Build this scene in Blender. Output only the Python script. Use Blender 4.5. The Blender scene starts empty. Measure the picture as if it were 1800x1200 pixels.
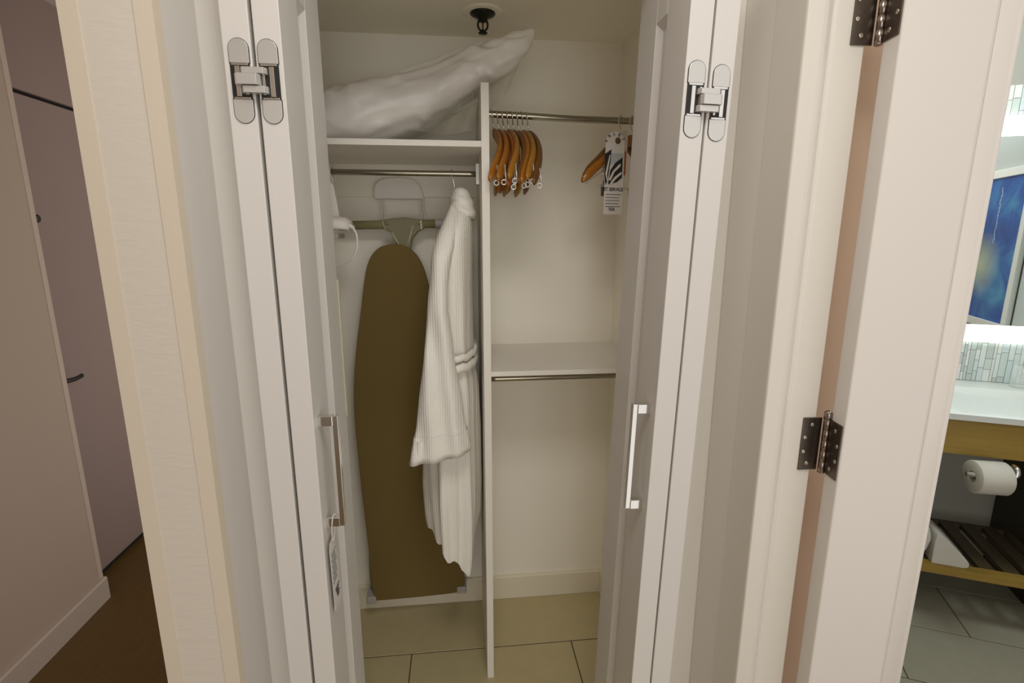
import bpy, bmesh, math, random
from mathutils import Vector, Matrix, noise
random.seed(7)
sc = bpy.context.scene
COL = sc.collection
R = math.radians
PI = math.pi

# ------------------------------------------------------------------ camera
cd = bpy.data.cameras.new('camera'); cam = bpy.data.objects.new('camera', cd); COL.objects.link(cam)
cam.location = (0, 0, 1.5); cam.rotation_euler = (R(90 - 11.8), 0, R(-6.0))
cd.sensor_width = 36; cd.sensor_fit = 'HORIZONTAL'; cd.lens = 17.8; cd.clip_start = .02
sc.camera = cam
# ------------------------------------------------------------------ world, lamps, exposure
w = bpy.data.worlds.new('world'); sc.world = w; w.use_nodes = True
w.node_tree.nodes['Background'].inputs[0].default_value = (1, .95, .89, 1)
w.node_tree.nodes['Background'].inputs[1].default_value = 1.05
def area(name, loc, target, size, power, color, size_y=None, spread=180):
    l = bpy.data.lights.new(name, 'AREA'); l.energy = power; l.color = color; l.size = size
    if size_y: l.shape = 'RECTANGLE'; l.size_y = size_y
    l.spread = R(spread)
    o = bpy.data.objects.new(name, l); COL.objects.link(o); o.location = loc
    o.rotation_euler = (Vector(target) - Vector(loc)).to_track_quat('-Z', 'Y').to_euler()
    return o
area('rear_fill_light', (.15, -2.6, 1.2), (.1, 1.5, 1.2), 1.2, 15.5, (1, .955, .90), 2.0)  # unseen fill added behind the camera to brighten the hall and closet
area('hall_ceiling_light', (.1, .25, 2.38), (.1, .35, 0), .5, 10, (1, .955, .89))
sc.view_settings.view_transform = 'Standard'; sc.view_settings.look = 'None'
sc.view_settings.gamma = 1; sc.view_settings.use_curve_mapping = False
sc.view_settings.exposure = -0.10
sc.cycles.max_bounces = 14; sc.cycles.diffuse_bounces = 9; sc.cycles.transparent_max_bounces = 16

# ------------------------------------------------------------------ helpers
class MB:
    """collects shapes; build() links them as ONE mesh object"""
    def __init__(s): s.v = []; s.f = []; s.sm = []
    def add(s, vs, fs, smooth=False):
        b = len(s.v); s.v += [tuple(p) for p in vs]
        for f in fs: s.f.append(tuple(i + b for i in f)); s.sm.append(smooth)
        return s
    def box(s, x0, x1, y0, y1, z0, z1):
        return s.add([(x0,y0,z0),(x1,y0,z0),(x1,y1,z0),(x0,y1,z0),(x0,y0,z1),(x1,y0,z1),(x1,y1,z1),(x0,y1,z1)],
              [(0,3,2,1),(4,5,6,7),(0,1,5,4),(1,2,6,5),(2,3,7,6),(3,0,4,7)])
    def prism(s, pts, axis, a, b, smooth=False):
        """outline pts (2D) extruded along axis from a to b"""
        n = len(pts)
        def P(p, t):
            return (t, p[0], p[1]) if axis == 'x' else ((p[0], t, p[1]) if axis == 'y' else (p[0], p[1], t))
        vs = [P(p, a) for p in pts] + [P(p, b) for p in pts]
        s.add(vs, [tuple(range(n))[::-1], tuple(range(n, 2*n))])
        b0 = len(s.v) - 2*n
        for i in range(n):
            j = (i+1) % n
            s.f.append((b0+i, b0+j, b0+n+j, b0+n+i)); s.sm.append(smooth)
        return s
    def loft(s, rings, close=True, caps=True, smooth=True):
        n = len(rings[0]); vs = [p for r in rings for p in r]; fs = []
        for i in range(len(rings)-1):
            for j in range(n if close else n-1):
                k = (j+1) % n
                fs.append((i*n+j, i*n+k, (i+1)*n+k, (i+1)*n+j))
        if caps and close:
            fs.append(tuple(range(n))[::-1]); fs.append(tuple((len(rings)-1)*n+j for j in range(n)))
        return s.add(vs, fs, smooth)
    def tube(s, path, r, seg=8, flat=1.0):
        path = [Vector(p) for p in path]; rings = []
        prev = None
        for i, p in enumerate(path):
            t = (path[min(i+1, len(path)-1)] - path[max(i-1, 0)]).normalized()
            if prev is None:
                ref = Vector((0,0,1)) if abs(t.z) < .9 else Vector((1,0,0))
                n = t.cross(ref).normalized()
            else:
                n = (prev - t*prev.dot(t)).normalized()
            prev = n; b = t.cross(n)
            rr = r[i] if isinstance(r, (list, tuple)) else r
            rings.append([p + (n*math.cos(2*PI*k/seg)*flat + b*math.sin(2*PI*k/seg))*rr for k in range(seg)])
        return s.loft(rings)
    def lathe(s, c, prof, seg=24, axis='z'):
        rings = []
        for (rr, h) in prof:
            ring = []
            for k in range(seg):
                a = 2*PI*k/seg; u, v = rr*math.cos(a), rr*math.sin(a)
                d = (u, v, h) if axis == 'z' else ((u, h, v) if axis == 'y' else (h, u, v))
                ring.append((c[0]+d[0], c[1]+d[1], c[2]+d[2]))
            rings.append(ring)
        return s.loft(rings)
    def build(s, name, m, parent=None, bevel=0, M=None, seg=2):
        me = bpy.data.meshes.new(name); me.from_pydata([tuple(M @ Vector(p)) for p in s.v] if M else s.v, [], s.f)
        me.polygons.foreach_set('use_smooth', s.sm)
        bm = bmesh.new(); bm.from_mesh(me); bmesh.ops.recalc_face_normals(bm, faces=bm.faces); bm.to_mesh(me); bm.free()
        me.materials.append(m); me.update()
        o = bpy.data.objects.new(name, me); COL.objects.link(o)
        if parent: o.parent = parent
        if bevel:
            b = o.modifiers.new('bevel', 'BEVEL'); b.width = bevel; b.segments = seg; b.limit_method = 'ANGLE'; b.angle_limit = R(40)
        return o
def tag(o, label=None, cat=None, group=None, kind=None):
    if label: o['label'] = label
    if cat: o['category'] = cat
    if group: o['group'] = group
    if kind: o['kind'] = kind
    return o
def empty(name, loc=(0,0,0), rot=(0,0,0)):
    o = bpy.data.objects.new(name, None); COL.objects.link(o); o.location = loc; o.rotation_euler = rot
    o.empty_display_size = .05
    return o
def struct(o, label=None, cat=None): return tag(o, label, cat, None, 'structure')
def copy_tree(o, parent=None):
    c = o.copy(); COL.objects.link(c); c.parent = parent
    for ch in list(o.children): copy_tree(ch, c)
    return c
def smooth_curve(pts, n):
    """Catmull-Rom through pts, n samples per span"""
    P = [Vector(p) for p in pts]; out = []
    for i in range(len(P)-1):
        a, b, c, d = P[max(i-1,0)], P[i], P[i+1], P[min(i+2, len(P)-1)]
        for k in range(n):
            t = k/n
            out.append(.5*((2*b) + (c-a)*t + (2*a-5*b+4*c-d)*t*t + (3*b-a-3*c+d)*t**3))
    out.append(P[-1]); return out
def interp(tab, x):
    if x <= tab[0][0]: return tab[0][1]
    for (a, b), (c, d) in zip(tab, tab[1:]):
        if x <= c:
            t = (x-a)/(c-a); t = t*t*(3-2*t) if False else t
            return b + (d-b)*t
    return tab[-1][1]

# ------------------------------------------------------------------ materials
def mat(name, col, rough=.6, metal=0., bump=0., bscale=60., stretch=(1,1,1), var=0., vscale=8., spec=.4, coat=0., sub=0.):
    m = bpy.data.materials.new(name); m.use_nodes = True; nt = m.node_tree; p = nt.nodes['Principled BSDF']
    p.inputs['Base Color'].default_value = (*col, 1); p.inputs['Roughness'].default_value = rough
    p.inputs['Metallic'].default_value = metal; p.inputs['Specular IOR Level'].default_value = spec
    p.inputs['Coat Weight'].default_value = coat
    if bump or var:
        tc = nt.nodes.new('ShaderNodeTexCoord'); mp = nt.nodes.new('ShaderNodeMapping'); mp.inputs['Scale'].default_value = stretch
        nt.links.new(tc.outputs['Object'], mp.inputs[0])
    if bump:
        n = nt.nodes.new('ShaderNodeTexNoise'); n.inputs['Scale'].default_value = bscale; n.inputs['Detail'].default_value = 4
        b = nt.nodes.new('ShaderNodeBump'); b.inputs['Strength'].default_value = bump; b.inputs['Distance'].default_value = .002
        nt.links.new(mp.outputs[0], n.inputs['Vector']); nt.links.new(n.outputs['Fac'], b.inputs['Height']); nt.links.new(b.outputs[0], p.inputs['Normal'])
    if var:
        n = nt.nodes.new('ShaderNodeTexNoise'); n.inputs['Scale'].default_value = vscale; n.inputs['Detail'].default_value = 5
        r = nt.nodes.new('ShaderNodeMix'); r.data_type = 'RGBA'
        r.inputs[6].default_value = (*[c*(1-var) for c in col], 1); r.inputs[7].default_value = (*[min(1, c*(1+var)) for c in col], 1)
        nt.links.new(mp.outputs[0], n.inputs['Vector']); nt.links.new(n.outputs['Fac'], r.inputs[0]); nt.links.new(r.outputs[2], p.inputs['Base Color'])
    return m
def srgb(r, g, b):
    f = lambda c: ((c/255+.055)/1.055)**2.4 if c > 10 else c/255/12.92
    return (f(r), f(g), f(b))
M_hall = mat('hall_paint', (.62, .565, .50), .7, bump=.36, bscale=38, stretch=(1, 1, 3.2))
M_bead = mat('bead_paint', (.63, .555, .455), .6, bump=.05)
M_corr = mat('corridor_paint_dimmed', (.46, .36, .29), .7, bump=.25, bscale=60)  # hall paint turned darker and pinker; dim warm light is in the colour
M_entry = mat('entry_door_paint', (.32, .235, .21), .55, bump=.1)
M_door = mat('door_paint', (.63, .61, .585), .38, bump=.03, bscale=25)
M_jamb_shaded = mat('jamb_paint_shaded', (.63, .605, .57), .4, bump=.03)  # same jamb paint darkened on the left; light balance is put into the colour
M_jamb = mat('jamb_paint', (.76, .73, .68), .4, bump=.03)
M_closet = mat('closet_paint', (.89, .865, .785), .7, bump=.12, bscale=80)
M_cceil = mat('closet_ceiling_paint', (.90, .87, .75), .8, bump=.1)
M_cbase = mat('closet_baseboard_paint', (.78, .73, .60), .5)
M_mel = mat('melamine', (.80, .775, .72), .4)
M_white = mat('white_paint', (.80, .775, .73), .45)
M_tile = mat('floor_tile_stone', (.52, .455, .265), .5, bump=.1, bscale=140, var=.07, vscale=18)
M_btile = mat('bathroom_tile_stone', (.34, .325, .25), .45, bump=.1, bscale=140, var=.08, vscale=18)
M_grout = mat('grout', (.12, .10, .065), .9)
M_dark = mat('dark_gap', (.012, .011, .010), .8)
M_steel = mat('brushed_steel', (.40, .375, .31), .2, 1., bump=.06, bscale=30, stretch=(1, 40, 40))
M_chrome = mat('chrome', (.78, .77, .75), .12, 1.)
M_satin = mat('satin_nickel', (.62, .61, .59), .38, .7)
M_bronze = mat('aged_hinge_steel', (.145, .12, .10), .33, 1., bump=.15, bscale=60, var=.25, vscale=30)
M_screw = mat('screw_steel', (.62, .56, .48), .3, 1.)
M_black = mat('black_metal', (.015, .014, .014), .35)
M_film = None

# ------------------------------------------------------------------ structure: floors
struct(MB().box(-.44, .745, -1.6, 1.0, -.05, 0).build('floor_hall', M_tile))
fl = struct(MB().box(-1.66, .745, -3.2, -1.6, -.05, 0).box(-1.66, -.44, -1.6, 1.0, -.05, 0).box(-1.66, -.535, 1.0, 3.6, -.05, 0).build('floor', mat('hall_plank', (.125, .07, .016), .5, bump=.08, bscale=50, stretch=(6, 1, 1), var=.3, vscale=14)))
def tiles(parent, name, m, x0, x1, y0, y1, offx, offy, tw, td, gap, z=.0, top=.004, axes=None):
    """rows of rectangular tiles, running bond, each tile an object that shares one of a few meshes"""
    cache = {}
    j = math.floor((y0-offy)/td)
    while offy + j*td < y1:
        ya, yb = offy+j*td, offy+(j+1)*td
        sh = (tw/2 if j % 2 else 0)
        i = math.floor((x0-offx-sh)/tw)
        while offx+sh+i*tw < x1:
            xa, xb = offx+sh+i*tw, offx+sh+(i+1)*tw
            a, b, c, d = max(xa+gap/2, x0), min(xb-gap/2, x1), max(ya+gap/2, y0), min(yb-gap/2, y1)
            if b-a > .01 and d-c > .01:
                key = (round(b-a, 3), round(d-c, 3))
                if key not in cache:
                    o = MB().box(0, b-a, 0, d-c, 0, top).build(name, m, parent, bevel=.0012, seg=1); cache[key] = o
                else:
                    o = cache[key].copy(); COL.objects.link(o)
                o.location = (a, c, z)
            i += 1
        j += 1
cf = struct(MB().box(-.535, .60, 1.0, 1.88, -.05, -.003).build('floor_closet', M_grout))
tiles(cf, 'floor_tile', M_tile, -.50, .585, 1.0, 1.865, -.2 + .297, 1.613, .594, .305, .004, z=-.003, top=.003)

# ------------------------------------------------------------------ structure: walls
wl = struct(MB().box(-1.70, -1.512, -3.2, 2.047, 0, 2.42).build('wall_left', M_corr))
MB().box(-1.5145, -1.510, 2.025, 2.0485, .10, 2.42).build('corner_bead', mat('corridor_bead', (.56, .45, .37), .6), wl, .001)
struct(MB().prism([(-1.512, 0), (-1.497, 0), (-1.497, .092), (-1.501, .1), (-1.512, .1)], 'y', -3.2, 2.05).build('baseboard_left', mat('baseboard_paint', (.50, .41, .345), .45)))
struct(MB().box(-1.72, -1.622, 2.047, 3.6, 2.036, 2.42).box(-1.72, -1.622, 2.99, 3.6, 0, 2.036).build('wall_entry', M_entry))
struct(MB().box(-1.72, -.535, 3.6, 3.7, 0, 2.42).build('wall_corridor_end', M_corr))
struct(MB().box(-1.72, .745, -3.2, 1.0, 2.42, 2.46).box(-1.72, -.535, 1.0, 3.7, 2.42, 2.46).build('ceiling', mat('ceiling_paint', (.62, .55, .47), .8)))
# entry door in the left wall
de = struct(empty('door_4', (-1.622, 2.06, 0)), 'dark recessed flat entry door with black lever in the left corridor', 'door')
MB().box(-1.668, -1.622, 2.055, 2.98, .026, 2.020).build('door_slab', M_entry, de, .002).matrix_parent_inverse = Matrix.Translation((1.622, -2.06, 0))
MB().box(-1.70, -1.640, 2.05, 2.99, 2.0, 2.04).box(-1.70, -1.634, 2.05, 2.99, 0, .027).build('door_gap', M_dark, de).matrix_parent_inverse = Matrix.Translation((1.622, -2.06, 0))
lv = MB().lathe((-1.622, 2.115, .93), [(.026, 0), (.026, .008), (.02, .010)], 20, 'x')
lv.tube([(-1.615, 2.115, .93), (-1.575, 2.115, .93)], .010)
lv.tube(smooth_curve([(-1.575, 2.105, .93), (-1.572, 2.13, .929), (-1.573, 2.18, .925), (-1.578, 2.225, .927)], 4), .0095, flat=.8)
lv.build('lever_handle', M_black, de).matrix_parent_inverse = Matrix.Translation((1.622, -2.06, 0))
MB().lathe((-1.622, 2.196, 1.565), [(.015, 0), (.015, .008), (.010, .011)], 16, 'x').build('deadbolt', M_black, de).matrix_parent_inverse = Matrix.Translation((1.622, -2.06, 0))
# partition with its end cap towards us
wp = struct(MB().box(-.535, -.415, .83, 1.16, 0, 2.42).box(-.535, -.50, 1.16, 1.95, 0, 2.42).build('wall_partition', M_hall))
MB().prism([(-.5365, .8285), (-.511, .8285), (-.511, .8335), (-.5315, .8335), (-.5315, .854), (-.5365, .854)], 'z', 0, 2.42).build('corner_bead', M_bead, wp)
MB().prism([(-.4135, .8285), (-.439, .8285), (-.439, .8335), (-.4185, .8335), (-.4185, .850), (-.4135, .850)], 'z', 0, 2.42).build('corner_bead', M_bead, wp)
MB().box(-.418, -.4138, .850, .957, 0, 2.06).build('jamb_lining', M_jamb_shaded, wp)
jl = MB().box(-.4155, -.366, .957, 1.16, 0, 2.06).build('trim_1', M_jamb_shaded, None, .002); struct(jl)
# header above the bifold doors
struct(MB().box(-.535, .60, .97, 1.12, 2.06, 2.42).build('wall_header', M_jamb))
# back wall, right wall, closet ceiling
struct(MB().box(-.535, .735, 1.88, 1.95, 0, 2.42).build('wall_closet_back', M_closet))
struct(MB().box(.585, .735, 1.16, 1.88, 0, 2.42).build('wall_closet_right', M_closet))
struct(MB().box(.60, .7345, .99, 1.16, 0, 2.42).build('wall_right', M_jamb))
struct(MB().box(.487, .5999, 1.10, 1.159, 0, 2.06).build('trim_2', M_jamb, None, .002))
struct(MB().box(-.50, .585, 1.12, 1.88, 2.153, 2.19).build('ceiling_closet', M_cceil))
struct(MB().prism([(1.865, 0), (1.88, 0), (1.88, .104), (1.870, .104), (1.865, .098)], 'x', -.50, .585).build('baseboard_back', M_cbase))
struct(MB().prism([(.585, 0), (.572, 0), (.572, .096), (.577, .103), (.585, .103)], 'y', 1.17, 1.865).build('baseboard_right', M_cbase))
# bathroom door frame: a pressed frame with its stop and rebate, facing us
fr = MB().prism([(.598, .900), (.600, .8965), (.629, .8965), (.637, .8982), (.644, .902), (.650, .908), (.654, .9135), (.658, .915), (.663, .912), (.722, .912), (.722, .99), (.598, .99)], 'z', 0, 2.30)
frame = struct(fr.build('trim_3', mat('frame_paint', (.70, .665, .61), .35), None))
bv = frame.modifiers.new('bevel', 'BEVEL'); bv.width = .0025; bv.segments = 3; bv.limit_method = 'ANGLE'; bv.angle_limit = R(20)

# ------------------------------------------------------------------ bifold doors
def panel_leaf(mb_side, x_in, x_out, name, parent):
    """one leaf: x_in is the face with the recessed panel, x_out the plain back; lies along Y from .90 to 1.155"""
    y0, y1, z0, z1 = .90, 1.155, .02, 2.03
    s = 1 if x_in > x_out else -1
    a, b = min(x_in, x_out), max(x_in, x_out)
    ya, yb, za, zb = 1.003, 1.055, .24, 1.90
    m = MB().box(a, b, y0, ya, z0, z1).box(a, b, yb, y1, z0, z1).box(a, b, ya, yb, zb, z1).box(a, b, ya, yb, z0, za)
    leaf = m.build(name, M_door, parent, .0015)
    d = .009
    pa, pb = sorted((x_in - s*d, x_in - s*.03))
    MB().box(pa, pb, ya, yb, za, zb).build('door_panel', M_door, leaf)
    # sticking: bevel from the face down to the panel on all four sides
    xf, xd, wd = x_in - s*.0008, x_in - s*d, .017
    k = MB()
    out = [(xf, ya, za), (xf, yb, za), (xf, yb, zb), (xf, ya, zb)]
    inn = [(xd, ya+wd, za+wd), (xd, yb-wd, za+wd), (xd, yb-wd, zb-wd), (xd, ya+wd, zb-wd)]
    bck = [(xd-s*.002, p[1], p[2]) for p in out]
    k.add(out+inn+bck, [(i, (i+1) % 4, 4+(i+1) % 4, 4+i) for i in range(4)] + [(i, (i+1) % 4, 8+(i+1) % 4, 8+i) for i in range(4)])
    k.build('panel_molding', M_door, leaf)
    return leaf
def stadium(cx, w_, z0, z1, top):
    """flat plate rounded at one end; 2D outline in x,z"""
    r = w_/2; pts = []
    if top:
        pts = [(cx-r, z0), (cx+r, z0)] + [(cx+r*math.cos(a), z1-r+r*math.sin(a)) for a in [PI*k/12 for k in range(13)]]
    else:
        pts = [(cx+r, z1), (cx-r, z1)] + [(cx-r*math.cos(a), z0+r-r*math.sin(a)) for a in [PI*k/12 for k in range(13)]]
    return pts
def bifold(name, xa, xm, xb, label, inner_right, zh, shift=(0, 0)):
    """two folded leaves, edges towards us: xa..xm and xm..xb; inner_right: the leaf facing the closet middle is the right one"""
    root = struct(empty(name, ((xa+xb)/2, 1.0, 0)), label, 'door')
    inv = Matrix.Translation((-(xa+xb)/2, -1.0, 0))
    parts = []
    g = .0028 if inner_right else .0018
    parts.append(panel_leaf(None, xa, xm-g, 'door_leaf', root))
    parts.append(panel_leaf(None, xb, xm+g, 'door_leaf', root))
    # shadow gap between the two leaves is open air; hinge bridges it
    hz = zh
    hg = MB()
    cx = ((xa+xm)/2 + (.001 if inner_right else -.001), (xm+xb)/2)
    wpl = .0295
    dz = [shift[0], shift[1]]
    body = MB()
    for c in (0, 1):
        body.box(cx[c]-wpl/2, cx[c]+wpl/2, .8985, .905, hz-.028+dz[c], hz+.028+dz[c])
    hinge = body.build('hinge', mat('hinge_pocket', (.03, .028, .027), .5, .5), root)
    for c in (0, 1):
        for top in (True, False):
            z0, z1 = (hz+.0265, hz+.0615) if top else (hz-.0615, hz-.0265)
            MB().prism(stadium(cx[c], wpl+.0020, z0-.0005+dz[c], z1+.0010+dz[c], top), 'y', .8992, .905).build('cap_rim', M_dark, hinge)
            MB().prism(stadium(cx[c], wpl, z0+dz[c], z1+dz[c], top), 'y', .8978, .905).build('hinge_cap', M_satin, hinge, .0004)
        # inner knuckles of the pocket
        sgn = -1 if c == 0 else 1
        q = MB()
        q.box(cx[c]+sgn*.004-.0035, cx[c]+sgn*.004+.0035, .8962, .9, hz-.0225+dz[c], hz+.0215+dz[c])
        q.box(cx[c]-.0125, cx[c]+.0125, .8975, .9, hz+.0228+dz[c], hz+.0262+dz[c])
        q.box(cx[c]-.0125, cx[c]+.0125, .8975, .9, hz-.0262+dz[c], hz-.0232+dz[c])
        q.box(cx[c]-sgn*.0085-.002, cx[c]-sgn*.0085+.002, .896, .9, hz-.020+dz[c], hz+.020+dz[c])
        q.build('hinge_knuckle', M_chrome, hinge, .0004)
    mx = (cx[0]+cx[1])/2; mz = hz + (dz[0]+dz[1])/2
    lo = cx[0]-.002; hi = cx[1]+.002
    sh = -.006 if inner_right else .006
    for (a0, a1, z0, z1, yf) in ((lo+.004, hi-.004, .0095, .0185, .887), (lo+.002+sh, hi-.008+sh, -.0075, .0085, .883), (lo+.004, hi-.004, -.0185, -.0085, .887)):
        ch = .004
        MB().prism([(a0, .9), (a0, yf+ch+.002), (a0+ch, yf), (a1-ch, yf), (a1, yf+ch+.002), (a1, .9)], 'z', mz+z0, mz+z1).build('hinge_arm', M_satin, hinge, .0004)
    # handle on the inner face: flat bar on two square posts
    s = 1 if inner_right else -1
    xf = xb if inner_right else xa
    hx = lambda d0, d1: (min(xf+s*d0, xf+s*d1), max(xf+s*d0, xf+s*d1))
    a, b = hx(.026, .036)
    zt, zb_ = (1.171, .945)
    bar = MB().box(a, b, .925, .937, zb_, zt).build('handle', M_chrome, root, .0008)
    for z in (zt-.019, zb_):
        a, b = hx(0, .0262)
        MB().box(a, b, .923, .939, z, z+.019).build('handle_post', M_chrome, bar, .0008)
    def fix(o):
        o.matrix_parent_inverse = inv
    for o in list(root.children): fix(o)
    return root
door1 = bifold('door_1', -.355, -.310, -.2665, 'white folded closet door left of the opening, tag on its bar handle', True, 1.7365)
door2 = bifold('door_2', .378, .4215, .4655, 'white folded closet door right of the opening, next to the coat hangers', False, 1.7265, (.002, -.002))
# the right pair hangs a little out of plumb
ctr = Vector((.4215, 1.0, 1.30)); rot = Matrix.Translation(ctr) @ Matrix.Rotation(R(1.5), 4, 'Y') @ Matrix.Translation(-ctr)
door2.matrix_world = rot @ door2.matrix_basis
# thin strip on the back edge of the left inner leaf
st = MB().box(-.270, -.2645, 1.155, 1.161, 1.09, 1.405).build('edge_strip', mat('edge_strip_cream', (.50, .46, .32), .5), door1); st['label'] = 'thin cream strip along the far edge'
st.matrix_parent_inverse = Matrix.Translation((.5*(.355+.2665), -1.0, 0))

# ------------------------------------------------------------------ closet fittings
tag(MB().box(.0705, .0925, 1.48, 1.88, 0, 1.905).build('closet_divider', M_mel, None, .0008), 'tall white upright panel dividing the closet into two bays', 'panel')
tag(MB().box(-.50, .0705, 1.48, 1.88, 1.740, 1.756).build('closet_shelf', M_mel, None, .0008), 'white upper left shelf under the bagged pillow', 'shelf')
tag(MB().box(.0925, .585, 1.48, 1.88, 1.081, 1.0965).build('closet_shelf', M_mel, None, .0008), 'empty white waist-high shelf in the right bay', 'shelf')
tag(MB().box(-.50, .0705, 1.866, 1.88, 1.632, 1.740).build('shelf_cleat', M_closet, None, .001), 'white wooden cleat on the back wall under the left shelf', 'cleat')
def rod(name, path, r, label, flanges):
    t = empty(name, path[0]); tag(t, label, 'rod'); inv = Matrix.Translation(-Vector(path[0]))
    p = MB().tube(smooth_curve(path, 6), r, 16).build('rod_bar', M_steel, t); p.matrix_parent_inverse = inv
    for (x, y, z, sx) in flanges:
        b = MB().box(min(x, x+sx*.011), max(x, x+sx*.011), y-.016, y+.016, z-.031, z+.031).build('rod_socket', M_satin, t, .001); b.matrix_parent_inverse = inv
    return t
rod('closet_rod', [(-.5, 1.65, 1.689), (-.2, 1.65, 1.688), (.0705, 1.65, 1.687)], .0086, 'steel hanging rod in the left bay holding the bathrobe', [(.0705, 1.65, 1.686, -1), (-.5, 1.65, 1.689, 1)])
rod('closet_rod', [(.0925, 1.65, 1.8625), (.2, 1.65, 1.860), (.35, 1.65, 1.8545), (.5, 1.65, 1.8525), (.585, 1.65, 1.852)], .0102, 'slightly sagging steel rod in the right bay holding wooden hangers', [(.585, 1.65, 1.852, -1)])
rod('closet_rod', [(.0925, 1.65, 1.026), (.35, 1.65, 1.026), (.585, 1.65, 1.026)], .0098, 'empty steel rod under the waist-high right shelf', [(.585, 1.65, 1.026, -1)])

# sprinkler
sp = tag(empty('fire_sprinkler', (.0885, 1.68, 2.153)), 'dark fire sprinkler head with a round plate on the closet ceiling', 'sprinkler')
MB().lathe((0, 0, 0), [(.060, 0), (.060, -.002), (.052, -.004), (.030, -.004)], 36).build('ceiling_ring', M_cceil, sp)
M_spr = mat('sprinkler_bronze', (.025, .028, .02), .4, .7)
MB().lathe((0, 0, 0), [(.038, -.003), (.038, -.006), (.028, -.012), (.014, -.018), (.012, -.026)], 32).build('escutcheon', M_spr, sp)
f = MB()
for s in (-1, 1):
    f.tube(smooth_curve([(s*.011, 0, -.022), (s*.0145, 0, -.032), (s*.013, 0, -.043), (s*.006, 0, -.051)], 4), .003, 8)
f.build('frame_arm', M_spr, sp)
MB().lathe((0, 0, 0), [(.0022, -.024), (.0022, -.050)], 10).build('glass_bulb', mat('bulb_red', (.10, .02, .012), .2), sp)
MB().lathe((0, 0, 0), [(.006, -.049), (.008, -.052), (.0135, -.056), (.0135, -.0585), (.004, -.0595)], 20).build('deflector', M_spr, sp)

# ------------------------------------------------------------------ pillow in a clear plastic bag
def film_mat(name, alpha, col=(.90, .88, .85)):
    m = bpy.data.materials.new(name); m.use_nodes = True; nt = m.node_tree; p = nt.nodes['Principled BSDF']
    p.inputs['Base Color'].default_value = (*col, 1); p.inputs['Roughness'].default_value = .3; p.inputs['Alpha'].default_value = alpha
    tc = nt.nodes.new('ShaderNodeTexCoord'); n = nt.nodes.new('ShaderNodeTexNoise'); n.noise_type = 'RIDGED_MULTIFRACTAL'; n.inputs['Scale'].default_value = 5.5; n.inputs['Detail'].default_value = 4
    n.inputs['Distortion'].default_value = 1.2
    mp = nt.nodes.new('ShaderNodeMapping'); mp.inputs['Rotation'].default_value = (0, R(28), 0); mp.inputs['Scale'].default_value = (.6, 1, 2.2)
    b = nt.nodes.new('ShaderNodeBump'); b.inputs['Strength'].default_value = .45; b.inputs['Distance'].default_value = .02
    nt.links.new(tc.outputs['Object'], mp.inputs[0]); nt.links.new(mp.outputs[0], n.inputs['Vector'])
    nt.links.new(n.outputs['Fac'], b.inputs['Height']); nt.links.new(b.outputs[0], p.inputs['Normal'])
    return m
bagm = film_mat('cloudy_plastic', .80); filmm = film_mat('clear_plastic', .34, (.50, .49, .40))
bp = tag(empty('bagged_pillow', (-.15, 1.66, 1.757)), 'spare pillow in a cloudy plastic bag leaning over the divider top', 'pillow')
invp = Matrix.Translation((.15, -1.66, -1.757))
SEC = [  # x, lower z, upper z, front y, back y
 (-.470, 1.760, 1.800, 1.60, 1.80), (-.452, 1.758, 1.835, 1.55, 1.82), (-.41, 1.757, 1.875, 1.525, 1.84), (-.34, 1.757, 1.912, 1.51, 1.85), (-.25, 1.759, 1.936, 1.51, 1.86),
 (-.15, 1.794, 1.954, 1.52, 1.85), (-.06, 1.838, 1.979, 1.53, 1.82), (.02, 1.882, 2.010, 1.535, 1.78), (.08, 1.922, 2.030, 1.54, 1.74),
 (.13, 1.948, 2.052, 1.545, 1.68), (.17, 1.972, 2.066, 1.55, 1.64), (.205, 2.004, 2.073, 1.56, 1.61), (.226, 2.036, 2.076, 1.575, 1.60), (.229, 2.050, 2.076, 1.58, 1.59)]
def bag_rings(sc_, n=40, wr=1.0, steps=5, x_max=9, seed=0.):
    cols = [smooth_curve([(s[0], s[1], s[2]) for s in SEC], steps), smooth_curve([(s[0], s[3], s[4]) for s in SEC], steps)]
    rings = []
    for a, b in zip(*cols):
        x, zl, zu, yf, yb = a.x, a.y, a.z, b.y, b.z
        if x > x_max: break
        cy, cz, hy, hz = (yf+yb)/2, (zl+zu)/2, (yb-yf)/2*sc_, (zu-zl)/2*sc_
        ring = []
        for k in range(n):
            t = 2*PI*k/n; e = .75
            c_, s_ = math.cos(t), math.sin(t)
            dy = math.copysign(abs(c_)**e, c_)*hy; dzz = math.copysign(abs(s_)**e, s_)*hz
            p = Vector((x, cy+dy, cz+dzz))
            # long creases running with the bag, plus a few cross puckers
            q = Vector((x*4 - p.z*3 + seed, p.y*9, (p.z - .38*x)*17))
            nn = noise.noise(q)*.013*wr + noise.noise(q*2.3)*.008*wr
            nn += -abs(noise.noise(Vector((x*7, p.y*15, (p.z-.45*x)*34))))*.006*wr + abs(noise.noise(Vector((x*19+5, p.y*8, (p.z-.1*x)*26))))**2*.022*wr
            d = Vector((0, dy/max(hy, .01), dzz/max(hz, .01)))
            p += d*nn + Vector((noise.noise(q*1.7)*.006*wr, 0, 0))
            if p.z < 1.7575 and x < .07: p.z = 1.7575 + abs(nn)*.1
            ring.append(p)
        rings.append(ring)
    return rings
MB().loft(bag_rings(.90, 32, .5, 4, .10)).build('pillow', mat('pillow_cotton', (.68, .66, .63), .8, bump=.1), bp).matrix_parent_inverse = invp
MB().loft(bag_rings(1.0, 56, 1.0, 7, seed=3.1)).build('plastic_bag', bagm, bp).matrix_parent_inverse = invp
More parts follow.
